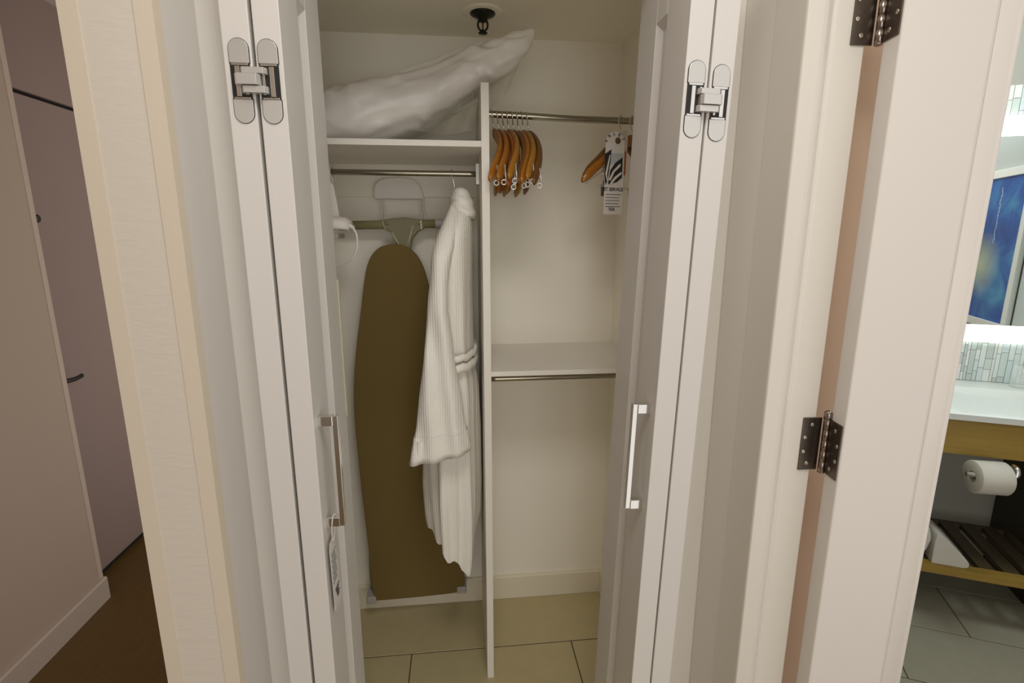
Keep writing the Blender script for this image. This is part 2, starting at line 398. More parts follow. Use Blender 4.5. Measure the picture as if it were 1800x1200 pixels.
# second, thinner layer of the bag standing up behind
k = MB(); top = [(-.31, 1.935), (-.26, 1.970), (-.17, 2.005), (-.067, 2.040), (.0, 2.068), (.058, 2.090), (.10, 2.100), (.145, 2.100)]
vs = []
for i in range(31):
    x = -.31 + .455*i/30; zt = interp(top, x)
    for j in range(9):
        t = j/8
        vs.append((x, 1.755 - .07*t*t + .008*noise.noise(Vector((x*14, t*3, 2))), zt - (zt - 1.87 - max(0, x)*.5)*t + .004*noise.noise(Vector((x*22, t, 5)))))
k.add(vs, [(i*9+j, i*9+j+1, (i+1)*9+j+1, (i+1)*9+j) for i in range(30) for j in range(8)], True)
k.build('plastic_bag', film_mat('thin_plastic', .80, (.88, .86, .82)), bp).matrix_parent_inverse = invp
# loose film that hangs from the underside on both sides of the divider
k = MB(); rows = []
for i in range(25):
    x = -.13 + .32*i/24
    zt = interp([(s[0], s[1]) for s in SEC], x) + .012
    drop = interp([(-.13, .01), (-.02, .075), (.04, .10), (.066, .115), (.098, .085), (.13, .075), (.16, .05), (.19, .01)], x)
    col = []
    for j in range(8):
        t = j/7
        col.append((x + .012*t*noise.noise(Vector((i*.3, t*2, 1))), 1.595 + .03*t + .012*math.sin(i*.7+t*3), max(zt - drop*t, 1.759 if x < .06 else 0)))
    rows.append(col)
vs = [p for c_ in rows for p in c_]; fs = []
for i in range(24):
    xm_ = -.13 + .32*(i+.5)/24
    for j in range(7):
        zmin = min(vs[i*8+j+1][2], vs[(i+1)*8+j+1][2])
        if .060 < xm_ < .100 and zmin < 1.908: continue
        fs.append((i*8+j, i*8+j+1, (i+1)*8+j+1, (i+1)*8+j))
k.add(vs, fs, True); k.build('loose_film', filmm, bp).matrix_parent_inverse = invp

# ------------------------------------------------------------------ ironing board on its wall hanger
ib = tag(empty('ironing_board', (-.2, 1.80, .1)), 'brown covered ironing board hanging nose up on the back wall', 'ironing board')
invb = Matrix.Translation((.2, -1.80, -.1))
half = [(1.472, .0), (1.468, .030), (1.455, .055), (1.43, .078), (1.39, .096), (1.34, .108), (1.25, .126), (1.12, .153), (1.0, .172), (.90, .181), (.75, .184), (.5, .182), (.3, .178), (.16, .177), (.118, .171), (.108, .164), (.105, 0)]
cxz = lambda z: -.218 + (1.47-z)*.029
prof = [(cxz(z)-h, z) for z, h in smooth_curve([(a, b, 0) for a, b in half], 3) and [(p.x, p.y) for p in smooth_curve([(a, b, 0) for a, b in half], 3)]]
prof2 = [(2*cxz(z)-x, z) for x, z in prof][::-1][1:-1]
tilt = .034
outl = [(x, z + (x - cxz(z))*tilt*(1 if z < .4 else .15)) for x, z in prof + prof2]
M_cover = mat('brown_cover', (.165, .115, .033), .85, bump=.25, bscale=90, var=.08, vscale=4)
o = MB().prism(outl, 'y', 1.778, 1.808, True).build('board_cover', M_cover, ib, .006, seg=3); o.matrix_parent_inverse = invb
M_olive = mat('olive_tube', (.30, .27, .135), .4, .2); M_grey = mat('grey_plastic', (.42, .40, .385), .5)
def pb(o): o.matrix_parent_inverse = invb; return o
pb(MB().tube([(-.375, 1.815, 1.534), (-.075, 1.815, 1.5405)], .0150, 16).build('foot_tube', M_olive, ib))
for a, b in ((-.40, -.375), (-.076, -.042)):
    pb(MB().tube([(a, 1.815, 1.5405 if a > -.2 else 1.534), (b, 1.815, 1.541 if a > -.2 else 1.534)], .0165, 16).build('end_cap', M_grey, ib, .002))
pb(MB().prism([(-.250, 1.552), (-.22, 1.557), (-.18, 1.561), (-.14, 1.557), (-.115, 1.554), (-.113, 1.524), (-.135, 1.513), (-.155, 1.49), (-.164, 1.45), (-.166, 1.40), (-.200, 1.40), (-.203, 1.45), (-.212, 1.49), (-.228, 1.513), (-.248, 1.520)], 'y', 1.795, 1.832).build('leg_bracket', mat('olive_casting', (.205, .19, .11), .5), ib, .004))
brk = [c for c in ib.children if c.name.startswith('leg_bracket')][0]; ftb = [c for c in ib.children if c.name.startswith('foot_tube')][0]
rb = MB()
for (a, b) in (((-.222, 1.512), (-.192, 1.452)), ((-.150, 1.535), (-.176, 1.452))):
    rb.tube([(a[0], 1.7935, a[1]), (b[0], 1.7935, b[1])], .0032, 6)
for x in (-.250,): rb.tube([(x-.002, 1.797, 1.552), (x, 1.793, 1.54), (x+.006, 1.797, 1.519)], .0026, 6)
rb.build('bracket_rib', mat('olive_light', (.46, .44, .29), .4), brk)
for x in (-.236, -.130): MB().lathe((x, 1.792, 1.541), [(.006, 0), (.006, .004)], 14, 'y').build('rivet', M_olive, brk)
lg = MB()
for s in (-1, 1):
    lg.tube(smooth_curve([(-.198, 1.822, 1.42), (-.198+s*.06, 1.824, 1.1), (-.19+s*.165, 1.824, .35), (-.19+s*.175, 1.822, .13)], 5), .010, 8)
pb(lg.build('leg_tube', M_olive, ib))
for x, z in ((-.366, .104), (-.014, .122)):
    pb(MB().box(x-.019, x+.019, 1.772, 1.84, z-.012, z+.018).build('foot_cap', M_grey, ib, .005))
# wall hanger
wh = tag(empty('ironing_board_hanger', (-.205, 1.866, 1.63)), 'white wall hanger with rounded plate above the ironing board', 'hanger')
invw = Matrix.Translation((.205, -1.866, -1.63))
pts = [(-.282, 1.628)] + [(-.282, 1.655), (-.277, 1.676), (-.262, 1.690), (-.24, 1.696), (-.20, 1.700), (-.16, 1.697), (-.145, 1.692), (-.128, 1.678), (-.119, 1.655), (-.114, 1.628)]
pts = [(x, z-.004) for x, z in pts]
o = MB().prism(pts, 'y', 1.838, 1.8655).build('hanger_plate', M_white, wh, .004, seg=3); o.matrix_parent_inverse = invw
for x in (-.262, -.126):
    for q in (0, .010):
        o = MB().tube(smooth_curve([(x+q, 1.852, 1.63), (x+q+.001, 1.85, 1.58), (x+q+.004, 1.842, 1.555), (x+q+.006, 1.815, 1.558)], 4), .0024, 8).build('hook_wire', M_white, wh); o.matrix_parent_inverse = invw
for x in (-.130,):
    o = MB().tube(smooth_curve([(x+.004, 1.81, 1.558), (x+.006, 1.796, 1.548), (x+.008, 1.797, 1.520)], 4), .0026, 8).build('hook_tip', M_white, wh); o.matrix_parent_inverse = invw

# ------------------------------------------------------------------ iron in a white holder at the left end of the rod
hd = tag(empty('iron_holder', (-.40, 1.65, 1.69)), 'white strap holder looped over the left end of the rod', 'holder')
invh = Matrix.Translation((.40, -1.65, -1.69))
def ph(o): o.matrix_parent_inverse = invh; return o
ph(MB().prism([(-.45, 1.66), (-.395, 1.66), (-.370, 1.655), (-.362, 1.60), (-.357, 1.552), (-.45, 1.55)], 'y', 1.632, 1.650).build('back_plate', M_white, hd, .003))
ph(MB().tube(smooth_curve([(-0.376, 1.640, 1.650), (-0.379, 1.628, 1.682), (-0.379, 1.645, 1.704), (-0.378, 1.668, 1.697), (-0.376, 1.664, 1.660)], 5), .0028, 8).build('wire_loop', M_white, hd))
ph(MB().tube(smooth_curve([(-0.368, 1.632, 1.656), (-0.374, 1.622, 1.683), (-0.374, 1.640, 1.706), (-0.373, 1.670, 1.700), (-0.370, 1.672, 1.660)], 5), .0024, 8).build('wire_loop', M_white, hd))
ir = tag(empty('clothes_iron', (-.40, 1.6, 1.49)), 'white clothes iron with a coiled cord beside the ironing board', 'iron')
invi = Matrix.Translation((.40, -1.6, -1.49))
def pi(o): o.matrix_parent_inverse = invi; return o
rings = []
for t, hy, zt in ((0, .012, 1.512), (.12, .030, 1.527), (.3, .043, 1.548), (.55, .050, 1.556), (.8, .050, 1.557), (.93, .047, 1.553), (1.0, .036, 1.544)):
    x = -.52 + .205*t
    zb = 1.512 + .012*math.sin(t*2.4)
    rings.append([(x, 1.59+hy*math.cos(a), zb + (zt-zb)*max(0, math.sin(a))**.6 - .004*(math.sin(a) < -.1)) for a in [2*PI*k/20 for k in range(20)]])
pi(MB().loft(rings).build('iron_body', M_white, ir))
pi(MB().prism([(-.53, 1.59), (-.49, 1.549), (-.40, 1.538), (-.345, 1.545), (-.345, 1.635), (-.40, 1.642), (-.49, 1.631)], 'z', 1.492, 1.506).build('soleplate', M_grey, ir, .002))
pi(MB().tube(smooth_curve([(-.395, 1.59, 1.548), (-.402, 1.59, 1.562), (-.43, 1.59, 1.580), (-.47, 1.59, 1.572), (-.482, 1.59, 1.54)], 5), .010, 10).build('iron_handle', M_white, ir))
coil = [(-.332 + .026*t + .0045*math.cos(t*26)*.4, 1.575 + .0055*math.sin(t*40), 1.540 - .018*t + .0055*math.cos(t*40)) for t in [k/48 for k in range(49)]]
g = MB().tube([(-.342, 1.578, 1.546), (-.330, 1.575, 1.540), (-.306, 1.572, 1.522)], .0048, 10); g.tube(coil, .0022, 6)
pi(g.build('cord_guard', M_white, ir))
pi(MB().tube(smooth_curve([(-.306, 1.572, 1.522), (-.297, 1.57, 1.50), (-.298, 1.57, 1.468), (-.310, 1.575, 1.440), (-.34, 1.585, 1.420), (-.39, 1.60, 1.408), (-.43, 1.61, 1.43), (-.44, 1.60, 1.47), (-.43, 1.585, 1.50)], 6), .0032, 8).build('cord', M_white, ir))

# ------------------------------------------------------------------ bathrobe
def cloth_mat():
    m = mat('waffle_cotton', (.82, .80, .75), .9)
    nt = m.node_tree; p = nt.nodes['Principled BSDF']; tc = nt.nodes.new('ShaderNodeTexCoord')
    a = nt.nodes.new('ShaderNodeTexWave'); a.bands_direction = 'X'; a.inputs['Scale'].default_value = 46; a.inputs['Distortion'].default_value = .9; a.inputs['Detail'].default_value = 1
    b = nt.nodes.new('ShaderNodeTexWave'); b.bands_direction = 'Z'; b.inputs['Scale'].default_value = 60
    mx = nt.nodes.new('ShaderNodeMath'); mx.operation = 'MULTIPLY_ADD'; mx.inputs[1].default_value = .25
    bu = nt.nodes.new('ShaderNodeBump'); bu.inputs['Strength'].default_value = .28; bu.inputs['Distance'].default_value = .003
    nt.links.new(tc.outputs['Object'], a.inputs['Vector']); nt.links.new(tc.outputs['Object'], b.inputs['Vector'])
    nt.links.new(b.outputs['Fac'], mx.inputs[0]); nt.links.new(a.outputs['Fac'], mx.inputs[2])
    nt.links.new(mx.outputs[0], bu.inputs['Height']); nt.links.new(bu.outputs[0], p.inputs['Normal'])
    return m
M_robe = cloth_mat()
rbz = tag(empty('bathrobe', (-.01, 1.65, 1.69)), 'white waffle bathrobe hanging sideways beside the ironing board', 'bathrobe')
invr = Matrix.Translation((.01, -1.65, -1.69))
def pr(o): o.matrix_parent_inverse = invr; return o
def S(tab, z): return interp(tab, z)
xl = [(.30, -.112), (.42, -.118), (.58, -.122), (.75, -.118), (.9, -.105), (1.1, -.082), (1.3, -.07), (1.45, -.066), (1.475, -.064), (1.505, -.052), (1.545, -.036), (1.585, -.020), (1.62, -.010)]
xr = [(.30, .030), (.40, .042), (.58, .051), (.85, .052), (1.0, .052), (1.09, .047), (1.13, .044), (1.2, .040), (1.35, .042), (1.5, .047), (1.58, .046), (1.62, .03)]
yf = [(.3, 1.47), (.6, 1.455), (1.1, 1.46), (1.45, 1.45), (1.52, 1.47), (1.58, 1.54), (1.62, 1.61)]
yk = [(.3, 1.78), (.6, 1.80), (1.1, 1.80), (1.45, 1.84), (1.52, 1.82), (1.58, 1.76), (1.62, 1.69)]
rings = []; N = 72
for i in range(47):
    z = 1.62 - (1.62-.33)*i/46
    a, b, c_, d = S(xl, z), S(xr, z), S(yf, z), S(yk, z)
    cx, hx, cy, hy = (a+b)/2, (b-a)/2, (c_+d)/2, (d-c_)/2
    ring = []
    low = max(0, min(1, (1.5-z)/1.1))
    for k in range(N):
        t = 2*PI*k/N
        fold = 1 + low*(.17*math.sin(7*t + 1.3 + z*1.2) + .11*math.sin(13*t + z*2.5) + .10*noise.noise(Vector((3*math.cos(t), 3*math.sin(t), z*2))))
        if z < 1.22: fold *= 1 - .10*math.exp(-((z-1.12)/.04)**2)
        x = cx + hx*math.cos(t)*fold; y = cy + hy*math.sin(t)*(1 + (fold-1)*.5)
        # uneven hem: long at the near right corner, shorter on the left and at the back
        q = max(0, (i/46-.45)/.55)**1.4
        hem = interp([(-.13, .545), (-.095, .525), (-.055, .478), (-.02, .450), (.012, .392), (.032, .396), (.05, .49)], x) + .010*math.sin(x*160) + .04*max(0, min(1, (y-1.58)/.18))
        zz = z + q*(hem - .33)
        ring.append((min(x, .064), min(y, 1.765), zz))
    rings.append(ring)
body = MB().loft(rings, caps=False); b0 = len(body.f)
body.f.append(tuple(range(N))[::-1]); body.sm.append(True)
ob = pr(body.build('robe_body', M_robe, rbz))
# near sleeve: hangs from the shoulder towards us
rings = []
sl = [(1.60, -.016, -.006), (1.575, -.026, -.004), (1.545, -.039, -.003), (1.505, -.057, -.004), (1.47, -.069, -.010), (1.44, -.075, -.020), (1.38, -.080, -.028), (1.30, -.088, -.030), (1.2, -.098, -.020), (1.1, -.112, -.008), (1.0, -.126, .006), (.92, -.138, .016), (.875, -.148, .021), (.858, -.152, .021)]
for i in range(40):
    z = 1.60 - (1.60-.858)*i/39
    a = interp([(s[0], s[1]) for s in sl][::-1], z); b = interp([(s[0], s[2]) for s in sl][::-1], z)
    cx, hx = (a+b)/2, (b-a)/2; hy = interp([(.85, .030), (1.1, .036), (1.4, .045), (1.46, .05), (1.51, .05), (1.57, .04), (1.60, .02)], z); cy = interp([(.85, 1.415), (1.3, 1.43), (1.45, 1.458), (1.505, 1.495), (1.545, 1.535), (1.60, 1.60)], z)
    if z < .935: hx *= 1.025; hy *= 1.06
    ring = []
    for k in range(40):
        t = 2*PI*k/40
        e = .8; c_, s_ = math.cos(t), math.sin(t)
        x = cx + hx*math.copysign(abs(c_)**e, c_); y = cy + hy*math.copysign(abs(s_)**e, s_)
        y += .008*math.sin(x*95 + z*7)*min(1, (1.5-z)*4) + .006*noise.noise(Vector((x*20, 3, z*9)))
        x += .004*noise.noise(Vector((x*9, 1, z*10)))
        tz = z + .19*(x+.07)*max(0, (1.02-z)/.16 if z > .86 else 1) * (1 if z < 1.02 else 0)
        ring.append((x, y, tz))
    rings.append(ring)
# turn the cuff end inwards so that it reads as an open sleeve
last = rings[-1]; cxm = sum(p[0] for p in last)/40; cym = sum(p[1] for p in last)/40
for f_, dz_ in ((.93, .002), (.86, .02), (.8, .07)):
    rings.append([(cxm+(p[0]-cxm)*f_, cym+(p[1]-cym)*f_, p[2]+dz_) for p in last])
slv = pr(MB().loft(rings).build('sleeve', M_robe, rbz))
cf_ = [[(cxm_+(p[0]-cxm_)*1.03, cym_+(p[1]-cym_)*1.06, p[2]) for p in r] for r in rings[35:40] for cxm_, cym_ in [(sum(p[0] for p in r)/40, sum(p[1] for p in r)/40)]]
MB().loft(cf_ + [[(cxm+(p[0]-cxm)*.98, cym+(p[1]-cym)*.98, p[2]+.001) for p in last]], caps=False).build('cuff', M_robe, slv)
# shawl collar: a thick band rolled round the neck, its lip lower at the front (right)
rings = []
for i in range(22):
    t = i/21
    z = 1.642 - .080*t
    h = interp([(0, .012), (.08, .021), (.25, .029), (.5, .0345), (.75, .0375), (.93, .0385), (1, .0375)], t)*(1 + .045*math.sin(t*17))
    cx = .012 + .006*t; cy = 1.615 - .018*t; hy = h*1.75
    rings.append([(cx + h*math.cos(2*PI*k/32), cy + hy*math.sin(2*PI*k/32), z - .013*math.cos(2*PI*k/32)*t + .004*math.sin(6*PI*k/32+t*3)*t) for k in range(32)])
pr(MB().loft(rings).build('collar', M_robe, rbz))
# belt wound round the middle, two turns
bl = MB()
for z0, z1, off in ((1.104, 1.132, .004), (1.136, 1.160, .003)):
    rings = []
    for i in range(18):
        t = -PI*.62 + PI*.95*i/17
        cx, hx, cy, hy = -.012, .0565+off, 1.63, .185
        nx, ny = math.cos(t), math.sin(t)
        px, py = cx+hx*nx, cy+hy*ny
        w_ = .003*math.sin(i*2.1)
        rings.append([(min(px+dx*nx, .067), py+dx*ny, zz) for dx, zz in ((0, z0+w_), (.008, z0+.004+w_), (.010, (z0+z1)/2), (.008, z1-.004+w_), (0, z1+w_), (-.004, (z0+z1)/2))])
    bl.loft(rings)
pr(bl.build('belt', M_robe, rbz))
hg2 = MB().tube(smooth_curve([(-.006, 1.65, 1.625), (-.008, 1.645, 1.66), (-.014, 1.645, 1.680), (-.016, 1.65, 1.696), (-.014, 1.664, 1.699), (-.012, 1.668, 1.689)], 5), .0022, 8)
rh = tag(hg2.build('robe_hanger', M_chrome), 'thin metal hanger hook holding up the bathrobe', 'hanger')

# ------------------------------------------------------------------ wooden hangers
def wood(name, col, dark):
    m = mat(name, col, .32, coat=.35); nt = m.node_tree; p = nt.nodes['Principled BSDF']
    tc = nt.nodes.new('ShaderNodeTexCoord'); mp = nt.nodes.new('ShaderNodeMapping'); mp.inputs['Scale'].default_value = (14, 14, 90)
    n = nt.nodes.new('ShaderNodeTexNoise'); n.inputs['Scale'].default_value = 2.2; n.inputs['Detail'].default_value = 5
    r = nt.nodes.new('ShaderNodeMix'); r.data_type = 'RGBA'; r.inputs[6].default_value = (*col, 1); r.inputs[7].default_value = (*dark, 1)
    nt.links.new(tc.outputs['Object'], mp.inputs[0]); nt.links.new(mp.outputs[0], n.inputs['Vector'])
    nt.links.new(n.outputs['Fac'], r.inputs[0]); nt.links.new(r.outputs[2], p.inputs['Base Color'])
    return m
M_wire = mat('bright_wire', (.80, .78, .74), .35, .6)
W = [wood('maple_amber', (.42, .165, .014), (.25, .085, .008)), wood('maple_red', (.42, .115, .010), (.24, .06, .008)), wood('maple_dark', (.19, .078, .012), (.11, .042, .008)),
     wood('maple_yellow', (.44, .20, .018), (.28, .115, .010))]
def make_hanger(m, drop=.150, reach=.215, bow=.026, clips=False):
    """local frame: rod axis passes the origin; arms run along local Y; neck at z=-.055"""
    root = empty('wooden_hanger')
    zt = -.052
    for s in (-1, 1):
        rings = []
        for i in range(13):
            t = i/12
            y = s*reach*t; z = zt - .006 - drop*(t**1.35)
            x = -bow*(1-math.cos(t*PI*.5))*1.1 + bow*.75*math.sin(t*PI)
            h = .0185 - .004*t + (.002 if t > .8 else 0); th = .0070 + .0020*math.sin(t*PI*.9)
            if i == 12: h *= .55; th *= .6
            if i == 0: y = -s*.001
            rings.append([(x + th*math.cos(a), y + (h*.35*math.sin(a))*s*0 , z + h*math.sin(a)) for a in [2*PI*k/12 for k in range(12)]])
        MB().loft(rings).build('hanger_arm', m, root)
    hk = smooth_curve([(0, 0, zt+.004), (0, .001, zt+.022), (0, -.004, -.020), (0, -.0125, -.008), (0, -.0128, .004), (0, -.006, .0125), (0, .004, .0128), (0, .011, .007)], 5)
    MB().tube(hk, .0018, 8).build('hook', M_chrome, root)
    # trouser wire between the arms: comes out under each arm and ends in a curl
    zc = zt - drop*.93
    wr_ = MB()
    yc = -reach*.86
    wr_.tube([(-.004, yc+.002, zc+.02), (-.006, yc-.002, zc-.012), (-.006, yc-.003, zc-.026)], .0019, 6)
    wr_.tube([(-.0125 + .0066*math.cos(a), yc-.003-.0009*k_/16, zc-.027+.0066*math.sin(a)) for k_, a in enumerate([PI*2.1*j/18 for j in range(19)])], .0019, 6)
    wr_.tube([(-.006, yc, zc-.024), (-.004, yc+.06, zc+.004), (-.002, yc+.12, zc+.055)], .0014, 6)
    wr_.build('trouser_wire', M_wire, root)
    return root
NECK = [872, 882, 893, 901, 910, 919, 928, 938]
LAB = ['wooden hanger at the far left, nearest the divider', 'second wooden hanger from the divider', 'reddish wooden hanger, third from the divider', 'tall-sitting wooden hanger, fourth from the divider',
       'fifth wooden hanger from the divider in the bunch', 'wooden hanger sixth from the divider in the bunch', 'yellowish wooden hanger, seventh from the divider', 'dark wooden hanger at the outer right of the bunch']
protos = {}
for i in range(8):
    wi = [0, 0, 1, 3, 2, 0, 3, 2][i]
    if wi not in protos: h = make_hanger(W[wi]); protos[wi] = h
    else: h = copy_tree(protos[wi])
    x = .112 + .0152*i
    h.location = (x, 1.65, 1.8615 - .0026*(x-.11)/.1 + [0, -.001, -.003, 0, -.001, -.002, 0, -.001][i])
    h.rotation_euler = (R([0, -1, 2, -2, 1, 0, -2, 1][i]), R(-8 + [0, 1, -1, 1, 0, -1, 1, -2][i]), R(-3 + [-3, 0, 1, 0, 2, -1, 1, -1][i]))
    tag(h, LAB[i], 'hanger', 'wooden hangers bunched at the left end of the rod')
def clip_hanger(m):
    root = make_hanger(m, .135, .235, .012)
    for ch in list(root.children):
        if ch.name.startswith('trouser_wire'): bpy.data.objects.remove(ch)
    zb = -.205
    MB().tube([(0, -.17, zb), (0, .17, zb)], .0022, 8).build('clip_bar', M_chrome, root)
    for s in (-1, 1): MB().tube([(0, s*.15, zb+.055), (0, s*.15, zb)], .0018, 6).build('bar_wire', M_chrome, root)
    for y in (-.135, .02, .12):
        c = MB()
        c.prism([(-.003, zb+.016), (.006, zb+.014), (.009, zb), (.006, zb-.03), (.002, zb-.03), (.003, zb), (-.003, zb), (-.004, zb-.03), (-.008, zb-.03), (-.009, zb)], 'y', y-.012, y+.012)
        c.build('clip', mat('clip_steel', (.35, .34, .32), .35, 1.), root, .0008)
    return root
h9 = clip_hanger(W[0]); h9.location = (.553, 1.65, 1.8525); h9.rotation_euler = (0, R(0), R(-50))
tag(h9, 'wooden clip hanger set at an angle beside the right closet door', 'hanger')
h10 = make_hanger(W[2], .125, .20, .010); h10.location = (.516, 1.65, 1.853); h10.rotation_euler = (0, R(-2), R(-46))
tag(h10, 'wooden hanger hidden behind the paper service tag', 'hanger')

# ------------------------------------------------------------------ paper tags
M_card = mat('white_card', (.66, .63, .60), .6); M_ink = mat('black_ink', (.02, .02, .022), .6); M_ink2 = mat('grey_ink', (.18, .17, .16), .7); M_blue = mat('pale_blue_print', (.42, .47, .50), .6); M_or = mat('orange_print', (.50, .16, .06), .6)
def text_obj(txt, size, m, parent, M, name='lettering', ax='CENTER'):
    c = bpy.data.curves.new('lettering', 'FONT'); c.body = txt; c.size = size; c.align_x = ax; c.extrude = .0001; c.offset = size*.025
    t = bpy.data.objects.new('tmp', c); COL.objects.link(t)
    dg = bpy.context.evaluated_depsgraph_get(); me = bpy.data.meshes.new_from_object(t.evaluated_get(dg)); bpy.data.objects.remove(t)
    me.transform(M); me.materials.clear(); me.materials.append(m)
    o = bpy.data.objects.new(name, me); COL.objects.link(o); o.parent = parent; return o
TXT = Matrix(((1,0,0,0),(0,0,-1,0),(0,1,0,0),(0,0,0,1)))     # text plane XY -> XZ, reads from -Y
tg = tag(empty('service_tag', (.453, 1.49, 1.793), (0, 0, R(14))), 'white paper laundry service tag with black striped emblem on a hanger hook', 'tag')
# local: x across (0..), z down
hw = .031
arc = [(.030+.034*math.cos(a)*1.0, -.040 + .034*math.sin(a)) for a in [R(200 - 200*k/14) for k in range(15)]]
outl = [(hw, -.232), (hw, -.05)] + [(.0 + .031*math.cos(a), -.035 + .032*math.sin(a)) for a in [PI*k/12 for k in range(13)]] + [(-hw, -.05), (-hw, -.232)]
hole = None
MB().prism(outl, 'y', 0, .0008).build('card', M_card, tg)
MB().lathe((.008, -.0006, -.028), [(.009, 0), (.009, .0004)], 20, 'y').build('hook_hole', mat('hole_brown', (.12, .07, .025), .6), tg)
e = MB().prism([(-hw-.002, -.066), (-.012, -.052), (-.014, -.085), (-.022, -.140), (-.028, -.150), (-hw-.001, -.125)], 'y', -.0010, -.0003)
e.prism([(-.019, -.148), (-.014, -.110), (.002, -.088), (.026, -.072), (.026, -.128), (.008, -.142)], 'y', -.0010, -.0003)
emb = e.build('emblem', M_ink, tg)
e = MB().prism([(-.016, -.062), (.028, -.062), (.028, -.072), (.002, -.086), (-.013, -.098)], 'y', -.0007, -.0002); e.build('emblem_ground', M_blue, tg)
e = MB()
for pts in ([(-.030, -.120), (-.018, -.068), (-.015, -.068), (-.024, -.122), (-.021, -.146)], [(-.018, -.135), (-.006, -.112), (.014, -.092), (.020, -.090), (.018, -.098), (.0, -.114), (-.012, -.138)], [(-.014, -.146), (.0, -.128), (.022, -.112), (.024, -.118), (.004, -.134), (-.010, -.150)]):
    e.prism(pts, 'y', -.0016, -.0009)
e.build('emblem_stripe', M_card, emb)
text_obj('ET SERVICE', .0130, M_ink, tg, Matrix.Translation((-.001, -.0006, -.166)) @ TXT)
text_obj('ViA', .014, M_ink, tg, Matrix.Translation((-.004, -.0006, -.222)) @ TXT)
for i, ch in enumerate('VALET'):
    a = R(165 - 33*i)
    text_obj(ch, .0125, M_ink, tg, Matrix.Translation((.026*math.cos(a), -.0006, -.038 + .024*math.sin(a))) @ TXT @ Matrix.Rotation(a-PI/2, 4, 'Z'))
ln = MB()
for i, (a, b) in enumerate(((-.026, .026), (-.026, .020), (-.026, .020), (-.026, .018), (-.026, .024))):
    z = -.176 - .0085*i; ln.box(a, b, -.0006, -.0001, z-.0010, z+.0010)
ln.build('print_line', M_ink2, tg)
t2 = tag(empty('paper_tag', (.491, 1.53, 1.80), (0, 0, R(-80))), 'narrow white and orange paper tag edge-on behind the service tag', 'tag')
MB().prism([(-.02, -.13), (.02, -.13), (.02, -.01), (.01, 0), (-.01, 0), (-.02, -.01)], 'y', 0, .0008).build('card', M_card, t2)
MB().prism([(-.018, -.125), (.018, -.125), (.018, -.06), (-.018, -.055)], 'y', -.0006, 0).build('orange_print', M_or, t2)
# tag on the left door handle
t3 = tag(empty('door_tag', (-.2625, .937, .945)), 'white paper tag hanging by a loop from the left bar handle', 'tag')
inv3 = Matrix.Translation((.2625, -.937, -.945))
def p3(o): o.matrix_parent_inverse = inv3; return o
def leafp(pts, x, th):
    return MB().prism(pts, 'x', x, x+th)
p3(leafp([(.908, .90), (.914, .915), (.944, .915), (.952, .90), (.968, .765), (.964, .758), (.920, .758), (.914, .765)], -.2600, .0008).build('card', M_card, t3))
p3(MB().tube(smooth_curve([(-.2585, .935, .906), (-.257, .926, .935), (-.252, .921, .968), (-.248, .931, .9665), (-.254, .942, .94), (-.2585, .938, .906)], 5), .0012, 6).build('string_loop', M_card, t3))
l3 = MB()
for i in range(11):
    z = .886 - .0062*i; l3.box(-.2593, -.2589, .916 + .004*(i % 2), .950 - .004*((i*3) % 4)*.5, z-.0014, z+.0014)
p3(l3.build('print_line', M_ink2, t3))
l3 = MB()
for i in range(5):
    z = .803 - .0055*i; l3.box(-.2593, -.2589, .926 + .003*i, .956 - .004*(i % 3), z-.0022, z+.0016)
p3(l3.build('print_mark', M_ink, t3))

